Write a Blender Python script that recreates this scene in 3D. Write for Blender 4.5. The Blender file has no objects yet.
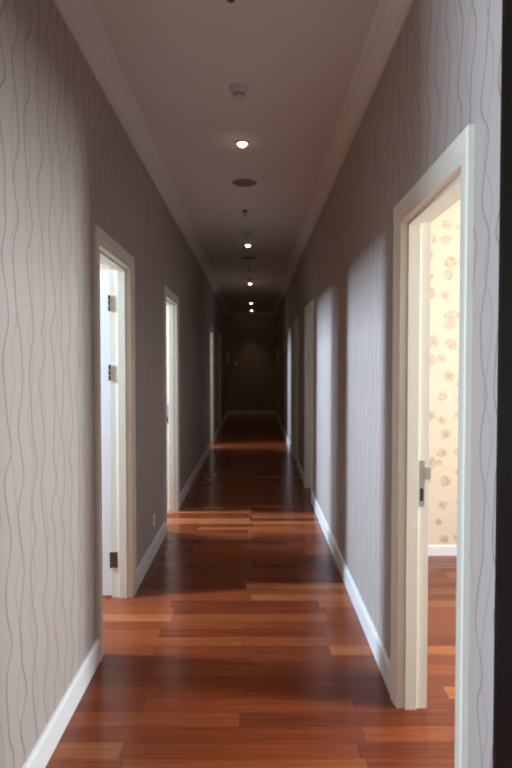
import bpy, bmesh, math
from mathutils import Vector
PI = math.pi
S = bpy.context.scene
C = S.collection

# ------------------------------------------------------------------ places (metres, corridor runs along +Y, eye at y = 0)
XL, XR = -0.794, 0.63          # wall faces
T = 0.12                       # wall thickness
YB, YE = -3.0, 18.3            # back wall, end wall
HC = 3.03                      # ceiling
HD = 2.10                      # clear door height
CAS = 0.085                    # casing width

# ------------------------------------------------------------------ node helpers
def mat(name):
    m = bpy.data.materials.new(name); m.use_nodes = True
    nt = m.node_tree
    return m, nt, nt.nodes['Principled BSDF']
def rgb(r, g, b):
    f = lambda c: ((c/255+0.055)/1.055)**2.4 if c/255 > 0.04045 else c/255/12.92
    return (f(r), f(g), f(b), 1)
class N:
    def __init__(s, nt): s.nt = nt
    def new(s, t, **k):
        n = s.nt.nodes.new(t)
        for a, v in k.items(): setattr(n, a, v)
        return n
    def put(s, inp, v):
        if hasattr(v, 'is_linked') or isinstance(v, bpy.types.NodeSocket): s.nt.links.new(v, inp)
        else: inp.default_value = v
    def m(s, op, a, b=0.0, c=0.0):
        n = s.new('ShaderNodeMath', operation=op)
        for i, v in enumerate((a, b, c)): s.put(n.inputs[i], v)
        return n.outputs[0]
    def step(s, v, lo, hi, a=0.0, b=1.0):
        n = s.new('ShaderNodeMapRange', interpolation_type='SMOOTHSTEP')
        for i, x in enumerate((v, lo, hi, a, b)): s.put(n.inputs[i], x)
        return n.outputs[0]
    def xyz(s):
        tc = s.new('ShaderNodeTexCoord'); sp = s.new('ShaderNodeSeparateXYZ')
        s.nt.links.new(tc.outputs['Object'], sp.inputs[0]); return sp.outputs
    def vec(s, x, y, z=0.0):
        n = s.new('ShaderNodeCombineXYZ')
        for i, v in enumerate((x, y, z)): s.put(n.inputs[i], v)
        return n.outputs[0]
    def mix(s, f, a, b):
        n = s.new('ShaderNodeMix', data_type='RGBA')
        s.put(n.inputs[0], f); s.put(n.inputs[6], a); s.put(n.inputs[7], b)
        return n.outputs[2]
    def noise(s, v, scale=1.0, detail=2.0, rough=0.5):
        n = s.new('ShaderNodeTexNoise')
        s.put(n.inputs['Vector'], v); n.inputs['Scale'].default_value = scale
        n.inputs['Detail'].default_value = detail; n.inputs['Roughness'].default_value = rough
        return n.outputs['Fac']
    def white(s, v):
        n = s.new('ShaderNodeTexWhiteNoise', noise_dimensions='3D'); s.put(n.inputs['Vector'], v)
        return n.outputs['Value']
    def bump(s, h, strength, dist=0.002):
        n = s.new('ShaderNodeBump'); n.inputs['Strength'].default_value = strength
        n.inputs['Distance'].default_value = dist; s.put(n.inputs['Height'], h)
        return n.outputs[0]
    def ramp(s, f, stops):
        n = s.new('ShaderNodeValToRGB'); s.put(n.inputs[0], f)
        e = n.color_ramp.elements
        while len(e) < len(stops): e.new(0.5)
        for k, (p, c) in zip(e, stops): k.position = p; k.color = c
        return n.outputs[0]

def plain(name, col, rough=0.5, metal=0.0, var=0.04, spec=0.5):
    m, nt, b = mat(name); n = N(nt)
    x = n.xyz()
    f = n.noise(n.vec(x[0], x[1], x[2]), 9.0, 3.0)
    dark = tuple(c*(1-var*2) for c in col[:3])+(1,)
    n.put(b.inputs['Base Color'], n.mix(f, dark, col))
    b.inputs['Roughness'].default_value = rough; b.inputs['Metallic'].default_value = metal
    b.inputs['Specular IOR Level'].default_value = spec
    return m

def wallpaper():
    m, nt, b = mat('wavy_line_wallpaper'); n = N(nt)
    x = n.xyz()
    u = n.m('ADD', x[0], x[1])
    def layer(pitch, seed, amp, half):
        t = n.m('DIVIDE', n.m('ADD', u, seed), pitch)
        i = n.m('FLOOR', t); f = n.m('SUBTRACT', n.m('FRACT', t), 0.5)
        ph = n.m('MULTIPLY', n.white(n.vec(i, seed, 2.0)), 6.283)
        nz = n.noise(n.vec(n.m('MULTIPLY', i, 13.7), n.m('ADD', n.m('MULTIPLY', x[2], 2.2), seed*31), seed), 1.0, 1.0)
        w = n.m('SINE', n.m('ADD', n.m('ADD', n.m('MULTIPLY', x[2], 17.0), ph), n.m('MULTIPLY', nz, 11.0)))
        w = n.m('ADD', n.m('MULTIPLY', w, amp), n.m('MULTIPLY', n.m('SUBTRACT', nz, 0.5), 0.9))
        d = n.m('ABSOLUTE', n.m('SUBTRACT', f, w))
        return n.step(d, half*0.4, half, 1.0, 0.0)
    a = layer(0.115, 0.02, 0.20, 0.052)
    c = layer(0.150, 0.47, 0.16, 0.034)
    line = n.m('MAXIMUM', n.m('MULTIPLY', a, 0.85), n.m('MULTIPLY', c, 0.42))
    base = n.mix(n.noise(n.vec(n.m('MULTIPLY', u, 60.0), n.m('MULTIPLY', x[2], 1.2)), 1.0, 2.0), (0.405, 0.335, 0.290, 1), (0.445, 0.375, 0.330, 1))
    n.put(b.inputs['Base Color'], n.mix(line, base, (0.235, 0.175, 0.145, 1)))
    b.inputs['Roughness'].default_value = 0.62
    b.inputs['Specular IOR Level'].default_value = 0.2
    return m

def cream_paper():
    m, nt, b = mat('cream_medallion_wallpaper'); n = N(nt)
    x = n.xyz()
    u = n.m('ADD', x[0], x[1])
    wob = n.noise(n.vec(u, x[2]), 14.0, 2.0)
    v = n.new('ShaderNodeTexVoronoi', voronoi_dimensions='2D', feature='F1')
    n.put(v.inputs['Vector'], n.vec(n.m('ADD', n.m('MULTIPLY', u, 7.0), n.m('MULTIPLY', wob, 0.35)), n.m('ADD', n.m('MULTIPLY', x[2], 7.4), n.m('MULTIPLY', wob, 0.35))))
    v.inputs['Scale'].default_value = 1.0; v.inputs['Randomness'].default_value = 0.62
    d = v.outputs['Distance']
    sep = n.new('ShaderNodeSeparateColor'); nt.links.new(v.outputs['Color'], sep.inputs[0])
    size = n.m('ADD', n.m('MULTIPLY', sep.outputs[0], 0.18), 0.25)
    blob = n.step(d, n.m('MULTIPLY', size, 0.6), size, 1.0, 0.0)
    swirl = n.m('ADD', n.m('MULTIPLY', n.m('SINE', n.m('ADD', n.m('MULTIPLY', d, 15.0), n.m('MULTIPLY', wob, 16.0))), 0.22), 0.56)
    n.put(b.inputs['Base Color'], n.mix(n.m('MULTIPLY', blob, swirl), (0.72, 0.60, 0.43, 1), (0.42, 0.31, 0.17, 1)))
    b.inputs['Roughness'].default_value = 0.6
    return m

def planks():
    m, nt, b = mat('red_brown_hardwood_planks'); n = N(nt)
    x = n.xyz()
    W, L = 0.105, 0.92
    r = n.m('FLOOR', n.m('DIVIDE', x[1], W))
    off = n.m('MULTIPLY', n.m('GREATER_THAN', n.white(n.vec(r, 5.7)), 0.62), L*0.5)   # most board ends in line, some staggered
    jit = n.m('MULTIPLY', n.m('SUBTRACT', n.white(n.vec(r, 3.1)), 0.5), 0.06)
    s = n.m('DIVIDE', n.m('ADD', n.m('ADD', x[0], off), n.m('ADD', jit, 0.04)), L)
    c = n.m('FLOOR', s)
    rnd = n.white(n.vec(r, c, 7.0)); rnd2 = n.white(n.vec(r, c, 19.0))
    col = n.ramp(rnd, [(0.0, (0.135, 0.025, 0.008, 1)), (0.4, (0.200, 0.040, 0.012, 1)), (0.75, (0.265, 0.060, 0.017, 1)), (1.0, (0.38, 0.125, 0.038, 1))])
    g1 = n.noise(n.vec(n.m('ADD', n.m('MULTIPLY', x[0], 2.2), n.m('MULTIPLY', rnd, 50.0)), n.m('ADD', n.m('MULTIPLY', x[1], 55.0), n.m('MULTIPLY', rnd2, 90.0))), 1.0, 4.0, 0.6)
    g2 = n.noise(n.vec(n.m('MULTIPLY', x[0], 9.0), n.m('MULTIPLY', x[1], 260.0), rnd), 1.0, 3.0, 0.6)
    grain = n.m('ADD', n.m('MULTIPLY', g1, 0.75), n.m('MULTIPLY', g2, 0.25))
    k = n.step(grain, 0.3, 0.7, 0.68, 1.22)
    hs = n.new('ShaderNodeHueSaturation'); n.put(hs.inputs['Color'], col); n.put(hs.inputs['Value'], k)
    fy = n.m('ABSOLUTE', n.m('SUBTRACT', n.m('FRACT', n.m('DIVIDE', x[1], W)), 0.5))
    fx = n.m('ABSOLUTE', n.m('SUBTRACT', n.m('FRACT', s), 0.5))
    gap = n.m('MAXIMUM', n.step(fy, 0.488, 0.4985), n.step(fx, 0.4975, 0.4995))
    n.put(b.inputs['Base Color'], n.mix(n.m('MULTIPLY', gap, 0.55), hs.outputs[0], (0.03, 0.010, 0.006, 1)))
    n.put(b.inputs['Roughness'], n.step(grain, 0.2, 0.8, 0.26, 0.17))
    b.inputs['Specular IOR Level'].default_value = 0.36
    n.put(b.inputs['Normal'], n.bump(n.m('SUBTRACT', 1.0, gap), 0.25, 0.001))
    return m

def emit(name, col, strength):
    m, nt, b = mat(name)
    b.inputs['Base Color'].default_value = (0.8, 0.8, 0.8, 1)
    b.inputs['Emission Color'].default_value = col; b.inputs['Emission Strength'].default_value = strength
    return m

M_WALL, M_CREAM, M_FLOOR = wallpaper(), cream_paper(), planks()
M_CEIL = plain('matt_ceiling_paint', (0.76, 0.695, 0.63, 1), 0.8, var=0.01, spec=0.2)
M_TRIM = plain('cream_gloss_paint', (0.77, 0.725, 0.59, 1), 0.35, var=0.01)
M_BASE = plain('white_baseboard_paint', (0.80, 0.79, 0.76, 1), 0.35, var=0.01)
M_LEAF = plain('white_door_paint', (0.84, 0.85, 0.84, 1), 0.35, var=0.01)
M_ROOM = plain('warm_beige_room_paint', (0.37, 0.26, 0.165, 1), 0.7, var=0.01)
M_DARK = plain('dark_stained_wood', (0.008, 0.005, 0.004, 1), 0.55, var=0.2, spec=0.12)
M_BRONZE = plain('brown_bronze_metal', (0.20, 0.14, 0.10, 1), 0.4, 0.8)
M_SATIN = plain('satin_hinge_metal', (0.74, 0.69, 0.55, 1), 0.5, 0.0)
M_STEEL = plain('brushed_steel', (0.50, 0.49, 0.45, 1), 0.38, 0.9)
M_BLACK = plain('dark_gap', (0.02, 0.018, 0.016, 1), 0.7)
M_PLASTIC = plain('off_white_plastic', (0.62, 0.60, 0.56, 1), 0.45, var=0.01)
M_GRILLE = plain('brown_grey_mesh', (0.27, 0.22, 0.18, 1), 0.6, var=0.1)
M_BRASS = plain('dark_sprinkler_metal', (0.12, 0.075, 0.05, 1), 0.45, 0.5)
M_LAMP = emit('warm_lamp_glass', (1.0, 0.86, 0.62, 1), 16.0)

# ------------------------------------------------------------------ mesh helpers
def box(bm, x0, x1, y0, y1, z0, z1, bevel=0.0):
    b2 = bmesh.new(); bmesh.ops.create_cube(b2, size=1)
    for v in b2.verts:
        v.co = Vector(((x0+x1)/2+v.co.x*abs(x1-x0), (y0+y1)/2+v.co.y*abs(y1-y0), (z0+z1)/2+v.co.z*abs(z1-z0)))
    if bevel: bmesh.ops.bevel(b2, geom=b2.edges[:], offset=bevel, segments=2, profile=0.6, affect='EDGES')
    me = bpy.data.meshes.new('tmp'); b2.to_mesh(me); b2.free(); bm.from_mesh(me); bpy.data.meshes.remove(me)
def lathe(bm, prof, cx=0, cy=0, cz=0, n=32, axis='Z'):
    rings = []
    for r, h in prof:
        ring = []
        for k in range(n):
            a = 2*PI*k/n; p, q = r*math.cos(a), r*math.sin(a)
            co = (p, q, h) if axis == 'Z' else (h, p, q) if axis == 'X' else (p, h, q)
            ring.append(bm.verts.new((cx+co[0], cy+co[1], cz+co[2])))
        rings.append(ring)
    for A, B in zip(rings, rings[1:]):
        for k in range(n): bm.faces.new((A[k], A[(k+1) % n], B[(k+1) % n], B[k]))
    bm.faces.new(rings[0]); bm.faces.new(rings[-1])
def prism(bm, prof, a, b, place):
    """profile polygon swept straight from a to b; place(u, v, w) -> (x, y, z)"""
    A = [bm.verts.new(place(u, v, a)) for u, v in prof]; B = [bm.verts.new(place(u, v, b)) for u, v in prof]
    k = len(prof)
    for i in range(k): bm.faces.new((A[i], A[(i+1) % k], B[(i+1) % k], B[i]))
    bm.faces.new(A); bm.faces.new(B)
def obj(name, bm, m, parent=None, smooth=False):
    bmesh.ops.recalc_face_normals(bm, faces=bm.faces[:])
    me = bpy.data.meshes.new(name); bm.to_mesh(me); bm.free()
    me.materials.append(m)
    if smooth:
        me.polygons.foreach_set('use_smooth', [True]*len(me.polygons))
        me.set_sharp_from_angle(angle=math.radians(35))
    o = bpy.data.objects.new(name, me); C.objects.link(o)
    if parent:
        o.parent = parent; o.matrix_parent_inverse = parent.matrix_basis.inverted()
    return o
def tag(o, label, cat, group=None, kind=None):
    o['label'] = label; o['category'] = cat
    if group: o['group'] = group
    if kind: o['kind'] = kind
    return o
def thing(name, loc, label, cat, group=None, kind=None):
    o = bpy.data.objects.new(name, None); C.objects.link(o)
    o.location = loc; o.empty_display_size = 0.1
    return tag(o, label, cat, group, kind)
def one(fn, *a, **k):
    bm = bmesh.new(); fn(bm, *a, **k); return bm

# ------------------------------------------------------------------ doors (casing outer edges y0..y1)
#        side  y0     y1
DOORS = {1: ('L', 3.075, 4.025), 2: ('L', 5.420, 6.370), 3: ('L', 10.86, 11.76), 4: ('L', 13.60, 14.50),
         5: ('R', 1.795, 2.738), 6: ('R', 6.640, 7.560), 7: ('R', 8.900, 9.800)}
LB = 0.03                                                           # jamb lining thickness
HALL = (-0.15, 1.30)                                                # full-height opening to a hall on the left, beside the viewpoint
def holes(side): return sorted((y0+CAS-LB, y1-CAS+LB) for s, y0, y1 in DOORS.values() if s == side)

# ------------------------------------------------------------------ room shell
floor = obj('floor', one(box, -3.75, 3.75, YB-0.1, YE+0.1, -0.1, 0), M_FLOOR)
tag(floor, 'glossy red-brown hardwood plank floor running down the corridor', 'floor', kind='structure')
ceil = obj('ceiling', one(box, -3.75, 3.75, YB-0.1, YE+0.1, HC, HC+0.1), M_CEIL)
tag(ceil, 'plain matt ceiling over the corridor with a row of small fittings', 'ceiling', kind='structure')

def side_wall(side):
    x0, x1 = (XL-T, XL) if side == 'L' else (XR, XR+T)
    ys, zs = [YB], None
    hs = holes(side)
    bm = bmesh.new(); y = YB
    if side == 'L':
        box(bm, x0, x1, y, HALL[0], 0, HC); y = HALL[1]
    for a, b in hs:
        box(bm, x0, x1, y, a, 0, HC)
        box(bm, x0, x1, a, b, HD+LB, HC)
        y = b
    box(bm, x0, x1, y, YE, 0, HC)
    bmesh.ops.remove_doubles(bm, verts=bm.verts[:], dist=1e-5)
    return bm
tag(obj('wall_left', side_wall('L'), M_WALL), 'left corridor wall in taupe wallpaper with wavy vertical lines', 'wall', kind='structure')
tag(obj('wall_right', side_wall('R'), M_WALL), 'right corridor wall in taupe wallpaper with wavy vertical lines', 'wall', kind='structure')
tag(obj('wall_end', one(box, XL-T, XR+T, YE, YE+0.1, 0, HC), M_WALL), 'dark papered wall closing the far end of the corridor', 'wall', kind='structure')
# back wall behind the photographer, with a window that lets daylight in
BW = (-0.50, 0.36, 0.95, 2.25)                                       # x0 x1 z0 z1
bm = bmesh.new()
box(bm, XL-T, BW[0], YB-0.1, YB, 0, HC); box(bm, BW[1], XR+T, YB-0.1, YB, 0, HC)
box(bm, BW[0], BW[1], YB-0.1, YB, 0, BW[2]); box(bm, BW[0], BW[1], YB-0.1, YB, BW[3], HC)
tag(obj('wall_back', bm, M_WALL), 'papered wall with a window behind the viewpoint', 'wall', kind='structure')

# side rooms: three walls each, the outer one with a window opening
def room(name, side, ya, yb, depth, wins, label, m_far=None):
    """wins: list of (y0, y1, z0, z1) openings in the outer wall"""
    sx = -1 if side == 'L' else 1
    xin = XL-T if side == 'L' else XR+T
    xo = xin+sx*depth
    bm = bmesh.new()
    lo, hi = min(xin, xo), max(xin, xo)
    box(bm, lo, hi, ya-0.08, ya, 0, HC)
    if m_far is None: box(bm, lo, hi, yb, yb+0.08, 0, HC)
    xa, xb = (xo-0.1, xo) if side == 'L' else (xo, xo+0.1)
    y = ya-0.08
    for (w0, w1, z0, z1) in wins:
        box(bm, xa, xb, y, w0, 0, HC); box(bm, xa, xb, w0, w1, 0, z0); box(bm, xa, xb, w0, w1, z1, HC); y = w1
    box(bm, xa, xb, y, yb+0.08, 0, HC)
    tag(obj(name, bm, M_ROOM), label, 'wall', kind='structure')
    if m_far is not None:
        tag(obj('wall_far_side', one(box, lo, hi, yb, yb+0.08, 0, HC), m_far), 'cream wallpaper with tan medallions seen through the right doorway', 'wall', kind='structure')
        bb = bmesh.new()
        prism(bb, BASEP, lo, hi, lambda u, v, w: (w, yb-u, v*0.66))
        tag(obj('baseboard_far_side', bb, M_BASE), 'white baseboard under the cream medallion wallpaper', 'baseboard', kind='structure')
    return xo
BASEP = [(0, 0), (0.016, 0), (0.016, 0.105), (0.013, 0.114), (0.008, 0.120), (0, 0.122)]

def daylight(name, side, x, y0, y1, z0, z1, watts, col):
    ld = bpy.data.lights.new(name, 'AREA'); ld.shape = 'RECTANGLE'
    ld.size = z1-z0; ld.size_y = y1-y0; ld.energy = watts; ld.color = col
    o = bpy.data.objects.new(name, ld); C.objects.link(o)
    o.location = (x, (y0+y1)/2, (z0+z1)/2)
    o.rotation_euler = (0, PI/2 if side == 'L' else -PI/2, 0)
    if side == 'L': o.rotation_euler = (0, -PI/2, 0)
    else: o.rotation_euler = (0, PI/2, 0)
    return o
DAY = {'L': (0.56, 0.75, 1.0), 'R': (0.80, 0.90, 1.0)}
rooms = [
    ('wall_left_front_room', 'L', 1.40, 4.90, 2.6, [(3.28, 3.60, 1.95, 2.88)], [360], 'beige walls of the room behind the first left doorway'),
    ('wall_left_middle_room', 'L', 5.05, 9.00, 2.6, [(6.12, 6.50, 1.95, 2.88), (6.75, 7.25, 1.95, 2.88)], [390, 120], 'beige walls of the room behind the second left doorway'),
    ('wall_left_rear_room', 'L', 9.60, 13.0, 2.6, [(11.2, 11.7, 1.95, 2.88)], [290], 'beige walls of the room behind the third left doorway'),
    ('wall_left_hall', 'L', -1.25, 1.22, 2.6, [(-0.90, 0.40, 0.75, 2.45)], [310], 'beige walls of the hall beside the viewpoint'),
    ('wall_right_front_room', 'R', -0.30, 4.82, 2.75, [(1.85, 2.40, 0.85, 2.75), (3.55, 4.35, 0.85, 2.2)], [225, 20], 'beige walls of the bright room behind the right doorway'),  # second window is an unseen addition that brightens the room's floor
]
for (nm, sd, ya, yb, dep, wins, watts, lab) in rooms:
    xo = room(nm, sd, ya, yb, dep, wins, lab, M_CREAM if sd == 'R' else None)
    for (w0, w1, z0, z1), p in zip(wins, watts):
        daylight('window_daylight', sd, xo+(-0.02 if sd == 'L' else 0.02), w0, w1, z0, z1, p, DAY[sd])
ld = bpy.data.lights.new('back_window_daylight', 'AREA'); ld.shape = 'RECTANGLE'; ld.size = BW[1]-BW[0]; ld.size_y = BW[3]-BW[2]
ld.energy = 3; ld.color = (0.95, 0.95, 1.0)
o = bpy.data.objects.new('back_window_daylight', ld); C.objects.link(o)
o.location = ((BW[0]+BW[1])/2, YB-0.02, (BW[2]+BW[3])/2); o.rotation_euler = (PI/2, 0, 0)
# warm ceiling lamp of the bright right-hand room
ld = bpy.data.lights.new('room_lamp', 'POINT'); ld.energy = 9; ld.color = (1.0, 0.62, 0.30); ld.shadow_soft_size = 0.12
o = bpy.data.objects.new('room_lamp', ld); C.objects.link(o); o.location = (2.0, 3.7, 2.55)

# ------------------------------------------------------------------ baseboards, between the door casings
def baseboards(side, labels):
    edges = sorted((y0, y1) for s, y0, y1 in DOORS.values() if s == side)
    y, out = HALL[1] if side == 'L' else 1.565, []
    for a, b in edges: out.append((y, a)); y = b
    out.append((y, YE))
    for (a, b), lab in zip(out, labels):
        bm = bmesh.new()
        if side == 'L': prism(bm, BASEP, a, b, lambda u, v, w: (XL+u, w, v))
        else: prism(bm, BASEP, a, b, lambda u, v, w: (XR-u, w, v))
        tag(obj('baseboard_left' if side == 'L' else 'baseboard_right', bm, M_BASE), lab, 'baseboard', kind='structure')
baseboards('L', ['white baseboard at lower left in front of the first left doorway', 'white baseboard below the socket between first and second left doorways',
                 'white baseboard between second and third left doorways', 'white baseboard between third and fourth left doorways',
                 'white baseboard on the left from the last doorway to the end wall'])
baseboards('R', ['white baseboard under the narrow papered strip before the right doorway',
                 'bright white baseboard along the lit right wall past the nearest doorway', 'white baseboard between the two closed right doors',
                 'white baseboard on the right running to the end wall'])
bm = bmesh.new(); prism(bm, BASEP, XL+0.016, XR-0.016, lambda u, v, w: (w, YE-u, v))
tag(obj('baseboard_end', bm, M_BASE), 'pale baseboard across the end wall', 'baseboard', kind='structure')

# ------------------------------------------------------------------ cornice
CORN = [(0, 2.93), (0.014, 2.93), (0.020, 2.938), (0.030, 2.940), (0.040, 2.955), (0.056, 2.970), (0.068, 2.990), (0.076, 2.998), (0.076, 3.006), (0.090, 3.010), (0.102, 3.022), (0.104, HC), (0, HC)]
bm = bmesh.new(); prism(bm, CORN, YB, YE, lambda u, v, w: (XL+u, w, v))
tag(obj('trim_1', bm, M_CEIL, smooth=True), 'moulded plaster cornice along the top of the left wall', 'cornice', kind='structure')
bm = bmesh.new(); prism(bm, CORN, YB, YE, lambda u, v, w: (XR-u, w, v))
tag(obj('trim_2', bm, M_CEIL, smooth=True), 'moulded plaster cornice along the top of the right wall', 'cornice', kind='structure')
bm = bmesh.new(); prism(bm, CORN, XL, XR, lambda u, v, w: (w, YE-u, v))
tag(obj('trim_3', bm, M_CEIL, smooth=True), 'moulded plaster cornice across the top of the end wall', 'cornice', kind='structure')

# ------------------------------------------------------------------ doors
CASP = [(0, 0), (0, 0.009), (0.004, 0.012), (0.026, 0.013), (0.031, 0.017), (0.060, 0.019), (0.066, 0.022), (0.080, 0.022), (0.085, 0.018), (0.085, 0)]
def door(num, label, leaf, strike=False, mtrim=M_TRIM, mleaf=M_LEAF, hinges=True):
    """leaf: 'closed', 'far' (hinged on the far jamb, standing open into the room) or 'near'"""
    side, y0, y1 = DOORS[num]
    ya, yb = y0+CAS, y1-CAS
    d = -1 if side == 'L' else 1                                    # into the room
    xf = XL if side == 'L' else XR
    root = thing('door_%d' % num, (xf+d*T/2, (ya+yb)/2, 0), label, 'door', kind='structure')
    # casing, mitred at the head
    bm = bmesh.new(); rows = []
    for u, t in CASP:
        x = xf-d*t
        rows.append([bm.verts.new(p) for p in ((x, ya-u, 0), (x, ya-u, HD+u), (x, yb+u, HD+u), (x, yb+u, 0))])
    for A, B in zip(rows, rows[1:]+rows[:1]):
        for k in range(3): bm.faces.new((A[k], A[k+1], B[k+1], B[k]))
    bm.faces.new([r[0] for r in rows]); bm.faces.new([r[3] for r in rows])
    obj('casing', bm, mtrim, root)
    # jamb lining and stop
    bm = bmesh.new()
    xa, xb = sorted((xf, xf+d*T))
    box(bm, xa, xb, ya-LB, ya, 0, HD+LB); box(bm, xa, xb, yb, yb+LB, 0, HD+LB); box(bm, xa, xb, ya, yb, HD, HD+LB)
    obj('jamb', bm, mtrim, root)
    bm = bmesh.new()
    sa, sb = sorted((xf+d*0.022, xf+d*0.074)); st = 0.012
    box(bm, sa, sb, ya, ya+st, 0, HD, 0.002); box(bm, sa, sb, yb-st, yb, 0, HD, 0.002); box(bm, sa, sb, ya+st, yb-st, HD-st, HD, 0.002)
    obj('door_stop', bm, mtrim, root)
    # leaf
    th, gap = 0.038, 0.004
    w = (yb-ya)-2*gap; z0, z1 = 0.012, HD-0.005
    xl = xf+d*T                                                     # room-side plane
    bm = bmesh.new()
    if leaf == 'closed':
        a, b = sorted((xl-d*th, xl)); box(bm, a, b, ya+gap, yb-gap, z0, z1, 0.002)
        def pt(along, out): return (xl-d*th-d*out, along)           # corridor face
    else:
        if leaf == 'far': yc0, yc1 = yb-gap-th+0.045, yb-gap+0.045
        else: yc0, yc1 = ya+gap, ya+gap+th
        a, b = sorted((xl+d*0.002, xl+d*(0.002+w))); box(bm, a, b, yc0, yc1, z0, z1, 0.002)
    lf = obj('door_leaf', bm, mleaf, root)
    # lever handle on the leaf
    zh = 1.0
    hb = bmesh.new()
    if leaf == 'closed':
        yk = ya+gap+0.06; x = xl-d*th
        box(hb, *sorted((x, x-d*0.008)), yk-0.022, yk+0.022, zh-0.11, zh+0.11, 0.003)
        lathe(hb, [(0.009, 0), (0.009, -d*0.045)], x, yk, zh+0.03, 16, 'X')
        box(hb, *sorted((x-d*0.040, x-d*0.054)), yk-0.01, yk+0.12, zh+0.021, zh+0.039, 0.004)
    else:
        yk = yc0 if leaf == 'far' else yc1; sg = -1 if leaf == 'far' else 1
        xk = xl+d*(0.012+w-0.06)
        box(hb, xk-0.022, xk+0.022, *sorted((yk, yk+sg*0.008)), zh-0.11, zh+0.11, 0.003)
        lathe(hb, [(0.009, 0), (0.009, sg*0.045)], xk, yk, zh+0.03, 16, 'Y')
        box(hb, *sorted((xk+d*0.01, xk-d*0.12)), *sorted((yk+sg*0.040, yk+sg*0.054)), zh+0.021, zh+0.039, 0.004)
    obj('handle', hb, M_STEEL, lf)['label'] = 'steel lever handle'
    # hinges on the jamb, knuckle at the room-side edge
    if leaf != 'closed' and hinges:
        yj, sg = (yb, -1) if leaf == 'far' else (ya, 1)
        for zc in (1.885, 1.445, 0.245):
            hm = bmesh.new()
            box(hm, *sorted((xl-d*0.036, xl)), *sorted((yj, yj+sg*0.003)), zc-0.05, zc+0.05)
            h = obj('hinge', hm, M_BRONZE if zc < 1 else M_SATIN, root); h['label'] = 'brown bronze hinge' if zc < 1 else 'satin metal hinge with dark knuckle'
            km = bmesh.new()
            for k in range(3):
                za = zc-0.05+k*0.0345
                lathe(km, [(0.0065, 0), (0.0065, 0.031)], xl+d*0.006, yj+sg*0.0075, za, 14)
            obj('knuckle', km, M_BLACK, h)
    if strike:
        sm = bmesh.new()
        xs = xl-d*0.030
        box(sm, xs-0.012, xs+0.012, yb-0.0025, yb, 0.885, 1.085)
        p = obj('strike_plate', sm, M_STEEL, root); p['label'] = 'steel strike plate'
        tm = bmesh.new()
        box(tm, *sorted((xs+d*0.010, xl+d*0.008)), yb-0.006, yb-0.0025, 1.005, 1.055, 0.001)
        obj('lip', tm, M_STEEL, p)
        hm = bmesh.new(); box(hm, xs-0.007, xs+0.007, yb-0.0032, yb-0.0024, 0.91, 0.965)
        obj('bolt_hole', hm, M_BLACK, p)
    return root
door(1, 'first left doorway, cream frame with an open white door on bronze hinges', 'far')
door(2, 'second left doorway past the socket, bright cream frame with a strike plate', 'near', True)
door(3, 'third doorway on the left, narrow bright frame deep in the corridor', 'near')
door(4, 'last and dimmest doorway on the left, door shut', 'closed')
door(5, 'nearest right doorway, tall cream frame open to a cream papered room', 'near', True)
door(6, 'dim beige framed closed door on the right beyond the lit wall', 'closed')
door(7, 'farthest closed door on the right, dim beige frame', 'closed')
# dark wood lining at the start of the right wall, full height
bm = bmesh.new()
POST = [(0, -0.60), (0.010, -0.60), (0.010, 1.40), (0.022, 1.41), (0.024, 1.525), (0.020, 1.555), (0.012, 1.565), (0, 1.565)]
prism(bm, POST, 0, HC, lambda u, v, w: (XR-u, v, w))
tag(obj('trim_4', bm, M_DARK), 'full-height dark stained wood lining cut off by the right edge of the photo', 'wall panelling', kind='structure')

# ------------------------------------------------------------------ ceiling fittings on the centre line
CX = -0.084
def downlight(y, label):
    r = thing('ceiling_downlight', (CX, y, HC), label, 'downlight', 'recessed downlights along the corridor ceiling')
    bm = bmesh.new(); lathe(bm, [(0.030, 0), (0.052, 0), (0.054, -0.004), (0.048, -0.009), (0.038, -0.010), (0.034, -0.006), (0.030, -0.001)], CX, y, HC, 40)
    obj('trim_ring', bm, M_CEIL, r, True)
    bm = bmesh.new(); lathe(bm, [(0.030, -0.001), (0.029, -0.010), (0.026, -0.019), (0.019, -0.026), (0.010, -0.030), (0.003, -0.031)], CX, y, HC, 32)
    obj('lamp', bm, M_LAMP, r, True)
    ld = bpy.data.lights.new('downlight_beam', 'SPOT'); ld.energy = 9; ld.color = (1.0, 0.66, 0.36)
    ld.spot_size = math.radians(80); ld.spot_blend = 0.9; ld.shadow_soft_size = 0.025
    o = bpy.data.objects.new('downlight_beam', ld); C.objects.link(o); o.location = (CX, y, HC-0.036)
downlight(4.34, 'nearest glowing downlight, between the big smoke detector and round speaker')
downlight(8.02, 'second glowing downlight down the ceiling, past the first two detectors')
downlight(11.8, 'third glowing downlight down the ceiling, above the dim stretch')
downlight(15.6, 'fourth glowing downlight, the next to last before the end wall')
downlight(17.7, 'farthest and faintest downlight, right against the end wall cornice')

def detector(y, label):
    r = thing('smoke_detector', (CX, y, HC), label, 'smoke detector', 'smoke detectors along the corridor ceiling')
    bm = bmesh.new(); lathe(bm, [(0.056, 0), (0.056, -0.010), (0.052, -0.014), (0.02, -0.014)], CX, y, HC, 40)
    obj('mounting_plate', bm, M_PLASTIC, r, True)
    bm = bmesh.new(); lathe(bm, [(0.050, -0.014), (0.050, -0.026), (0.044, -0.034), (0.030, -0.038), (0.02, -0.038)], CX, y, HC, 40)
    obj('housing', bm, M_PLASTIC, r, True)
    bm = bmesh.new()
    for k in range(10):
        a = 2*PI*k/10
        lathe(bm, [(0.0035, 0), (0.0035, -0.012)], CX+0.026*math.cos(a), y+0.026*math.sin(a), HC-0.036, 8)
    obj('sensor_cage', bm, M_GRILLE, r)
    bm = bmesh.new(); lathe(bm, [(0.031, -0.048), (0.030, -0.053), (0.022, -0.056), (0.004, -0.057)], CX, y, HC, 32)
    obj('cap', bm, M_PLASTIC, r, True)
detector(3.48, 'large domed smoke detector nearest on the ceiling, in front of the first downlight')
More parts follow.
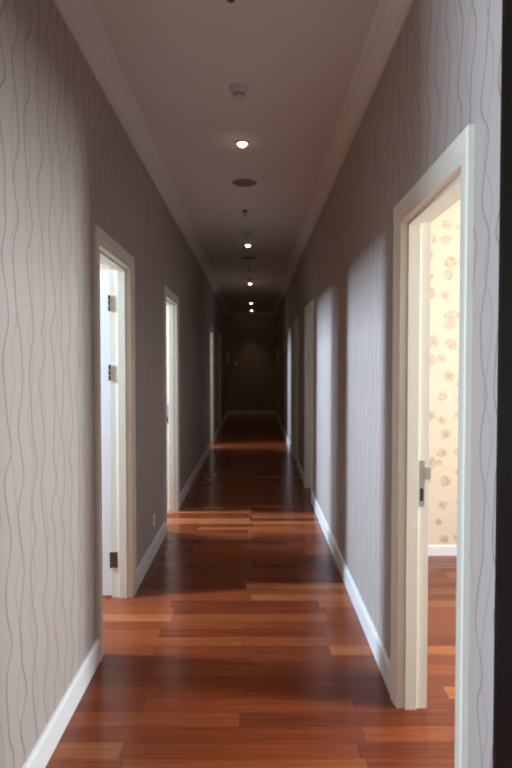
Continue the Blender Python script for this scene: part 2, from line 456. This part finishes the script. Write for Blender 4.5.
detector(7.20, 'second smoke detector, just before the second downlight')
detector(11.0, 'faint third smoke detector, just before the third downlight')

def sprinkler(y, label):
    r = thing('fire_sprinkler', (CX-0.012, y, HC), label, 'sprinkler', 'fire sprinklers along the corridor ceiling')
    x = CX-0.012
    bm = bmesh.new(); lathe(bm, [(0.012, 0), (0.030, 0), (0.030, -0.004), (0.022, -0.009), (0.012, -0.010)], x, y, HC, 28)
    obj('escutcheon', bm, M_BRASS, r, True)
    bm = bmesh.new(); lathe(bm, [(0.011, -0.008), (0.011, -0.022), (0.006, -0.024)], x, y, HC, 16)
    for s in (-1, 1):
        pts = [(s*0.009, -0.022), (s*0.015, -0.034), (s*0.012, -0.044), (s*0.003, -0.050)]
        for (a, za), (b, zb) in zip(pts, pts[1:]):
            v = []
            for (q, zz) in ((a, za), (b, zb)):
                v.append([bm.verts.new((x+q+dx, y+dy, HC+zz)) for dx, dy in ((-.002, -.002), (.002, -.002), (.002, .002), (-.002, .002))])
            for k in range(4): bm.faces.new((v[0][k], v[0][(k+1) % 4], v[1][(k+1) % 4], v[1][k]))
            bm.faces.new(v[0]); bm.faces.new(v[1])
    obj('yoke', bm, M_BRASS, r)
    bm = bmesh.new(); lathe(bm, [(0.004, -0.048), (0.016, -0.052), (0.016, -0.054), (0.004, -0.055)], x, y, HC, 20)
    obj('deflector', bm, M_BRASS, r)
sprinkler(2.57, 'dark sprinkler head cut by the top edge of the photo')
sprinkler(6.24, 'dark sprinkler head just beyond the nearest round speaker')
sprinkler(9.95, 'faint dark sprinkler head just beyond the second round speaker')

def speaker(y, label):
    r = thing('ceiling_speaker', (CX, y, HC), label, 'speaker', 'round ceiling speakers')
    bm = bmesh.new(); lathe(bm, [(0.088, 0), (0.104, 0), (0.104, -0.004), (0.098, -0.008), (0.090, -0.007)], CX, y, HC, 48)
    obj('rim', bm, M_GRILLE, r, True)
    bm = bmesh.new(); lathe(bm, [(0.091, -0.001), (0.090, -0.006), (0.060, -0.0085), (0.004, -0.0095)], CX, y, HC, 48)
    obj('grille', bm, M_GRILLE, r, True)
speaker(5.28, 'nearest round brown grey speaker grille, just past the first downlight')
speaker(9.00, 'second round speaker grille, just past the second downlight')

# ------------------------------------------------------------------ small things on the walls
ys, zs = 4.82, 0.275
sk = thing('wall_socket', (XL, ys, zs), 'small white wall socket low on the left wall between first two doorways', 'socket')
obj('cover_plate', one(box, XL, XL+0.010, ys-0.043, ys+0.043, zs-0.043, zs+0.043, 0.003), M_BASE, sk)
bm = bmesh.new()
for dy, dz in ((-0.010, 0.0), (0.010, 0.0), (0, 0.014)): box(bm, XL+0.0095, XL+0.0108, ys+dy-0.003, ys+dy+0.003, zs+dz-0.006, zs+dz+0.006)
obj('pin_holes', bm, M_BLACK, sk)

def wall_plate(name, label, cat, x0, x1, y0, y1, z0, z1, m1, m2, axis):
    r = thing(name, ((x0+x1)/2, (y0+y1)/2, z0), label, cat)
    obj('case', one(box, x0, x1, y0, y1, z0, z1, 0.004), m1, r)
    return r
p = wall_plate('mounted_board', 'dim beige rectangular board on right wall near the end wall', 'board', XR-0.034, XR-0.004, 15.4, 17.2, 1.46, 1.86, M_PLASTIC, None, 'x')
obj('panel', one(box, XR-0.038, XR-0.032, 15.46, 17.14, 1.50, 1.82), M_CREAM, p)
obj('cable_cover', one(box, XR-0.024, XR-0.002, 17.06, 17.16, 0.125, 1.462, 0.003), M_BASE, p)
p = wall_plate('grey_wall_box', 'dim grey wall box on left wall beside the end wall', 'box', XL, XL+0.05, 17.45, 18.05, 1.50, 1.84, M_PLASTIC, None, 'x')  # plain grey wall panel, its use is unidentified
obj('cover', one(box, XL+0.048, XL+0.056, 17.50, 18.0, 1.54, 1.80, 0.003), M_PLASTIC, p)
p = wall_plate('light_switch', 'small pale light switch on the end wall', 'switch', -0.585, -0.495, YE-0.011, YE, 1.475, 1.565, M_BASE, None, 'y')
obj('rocker', one(box, -0.565, -0.515, YE-0.015, YE-0.009, 1.49, 1.55, 0.002), M_BASE, p)

# ------------------------------------------------------------------ world, camera, view
w = bpy.data.worlds.new('World'); S.world = w; w.use_nodes = True
w.node_tree.nodes['Background'].inputs[0].default_value = (0.75, 0.87, 1.0, 1)
w.node_tree.nodes['Background'].inputs[1].default_value = 1.0
cd = bpy.data.cameras.new('camera'); cam = bpy.data.objects.new('camera', cd); C.objects.link(cam)
F = 620.0
cd.sensor_fit = 'VERTICAL'; cd.sensor_height = 36.0; cd.lens = F/768*36.0
cd.clip_start = 0.05
cam.location = (0, 0, 1.5)
cam.rotation_euler = (PI/2-math.atan(20/F), 0, -math.atan(1.5/F))
S.camera = cam
S.view_settings.view_transform = 'Standard'; S.view_settings.look = 'None'
S.view_settings.exposure = 0.0; S.view_settings.gamma = 1.0; S.view_settings.use_curve_mapping = False
S.cycles.max_bounces = 10; S.cycles.diffuse_bounces = 8; S.cycles.glossy_bounces = 4
S.cycles.filter_width = 2.0
S.cycles.use_denoising = True
S.cycles.sample_clamp_indirect = 6.0
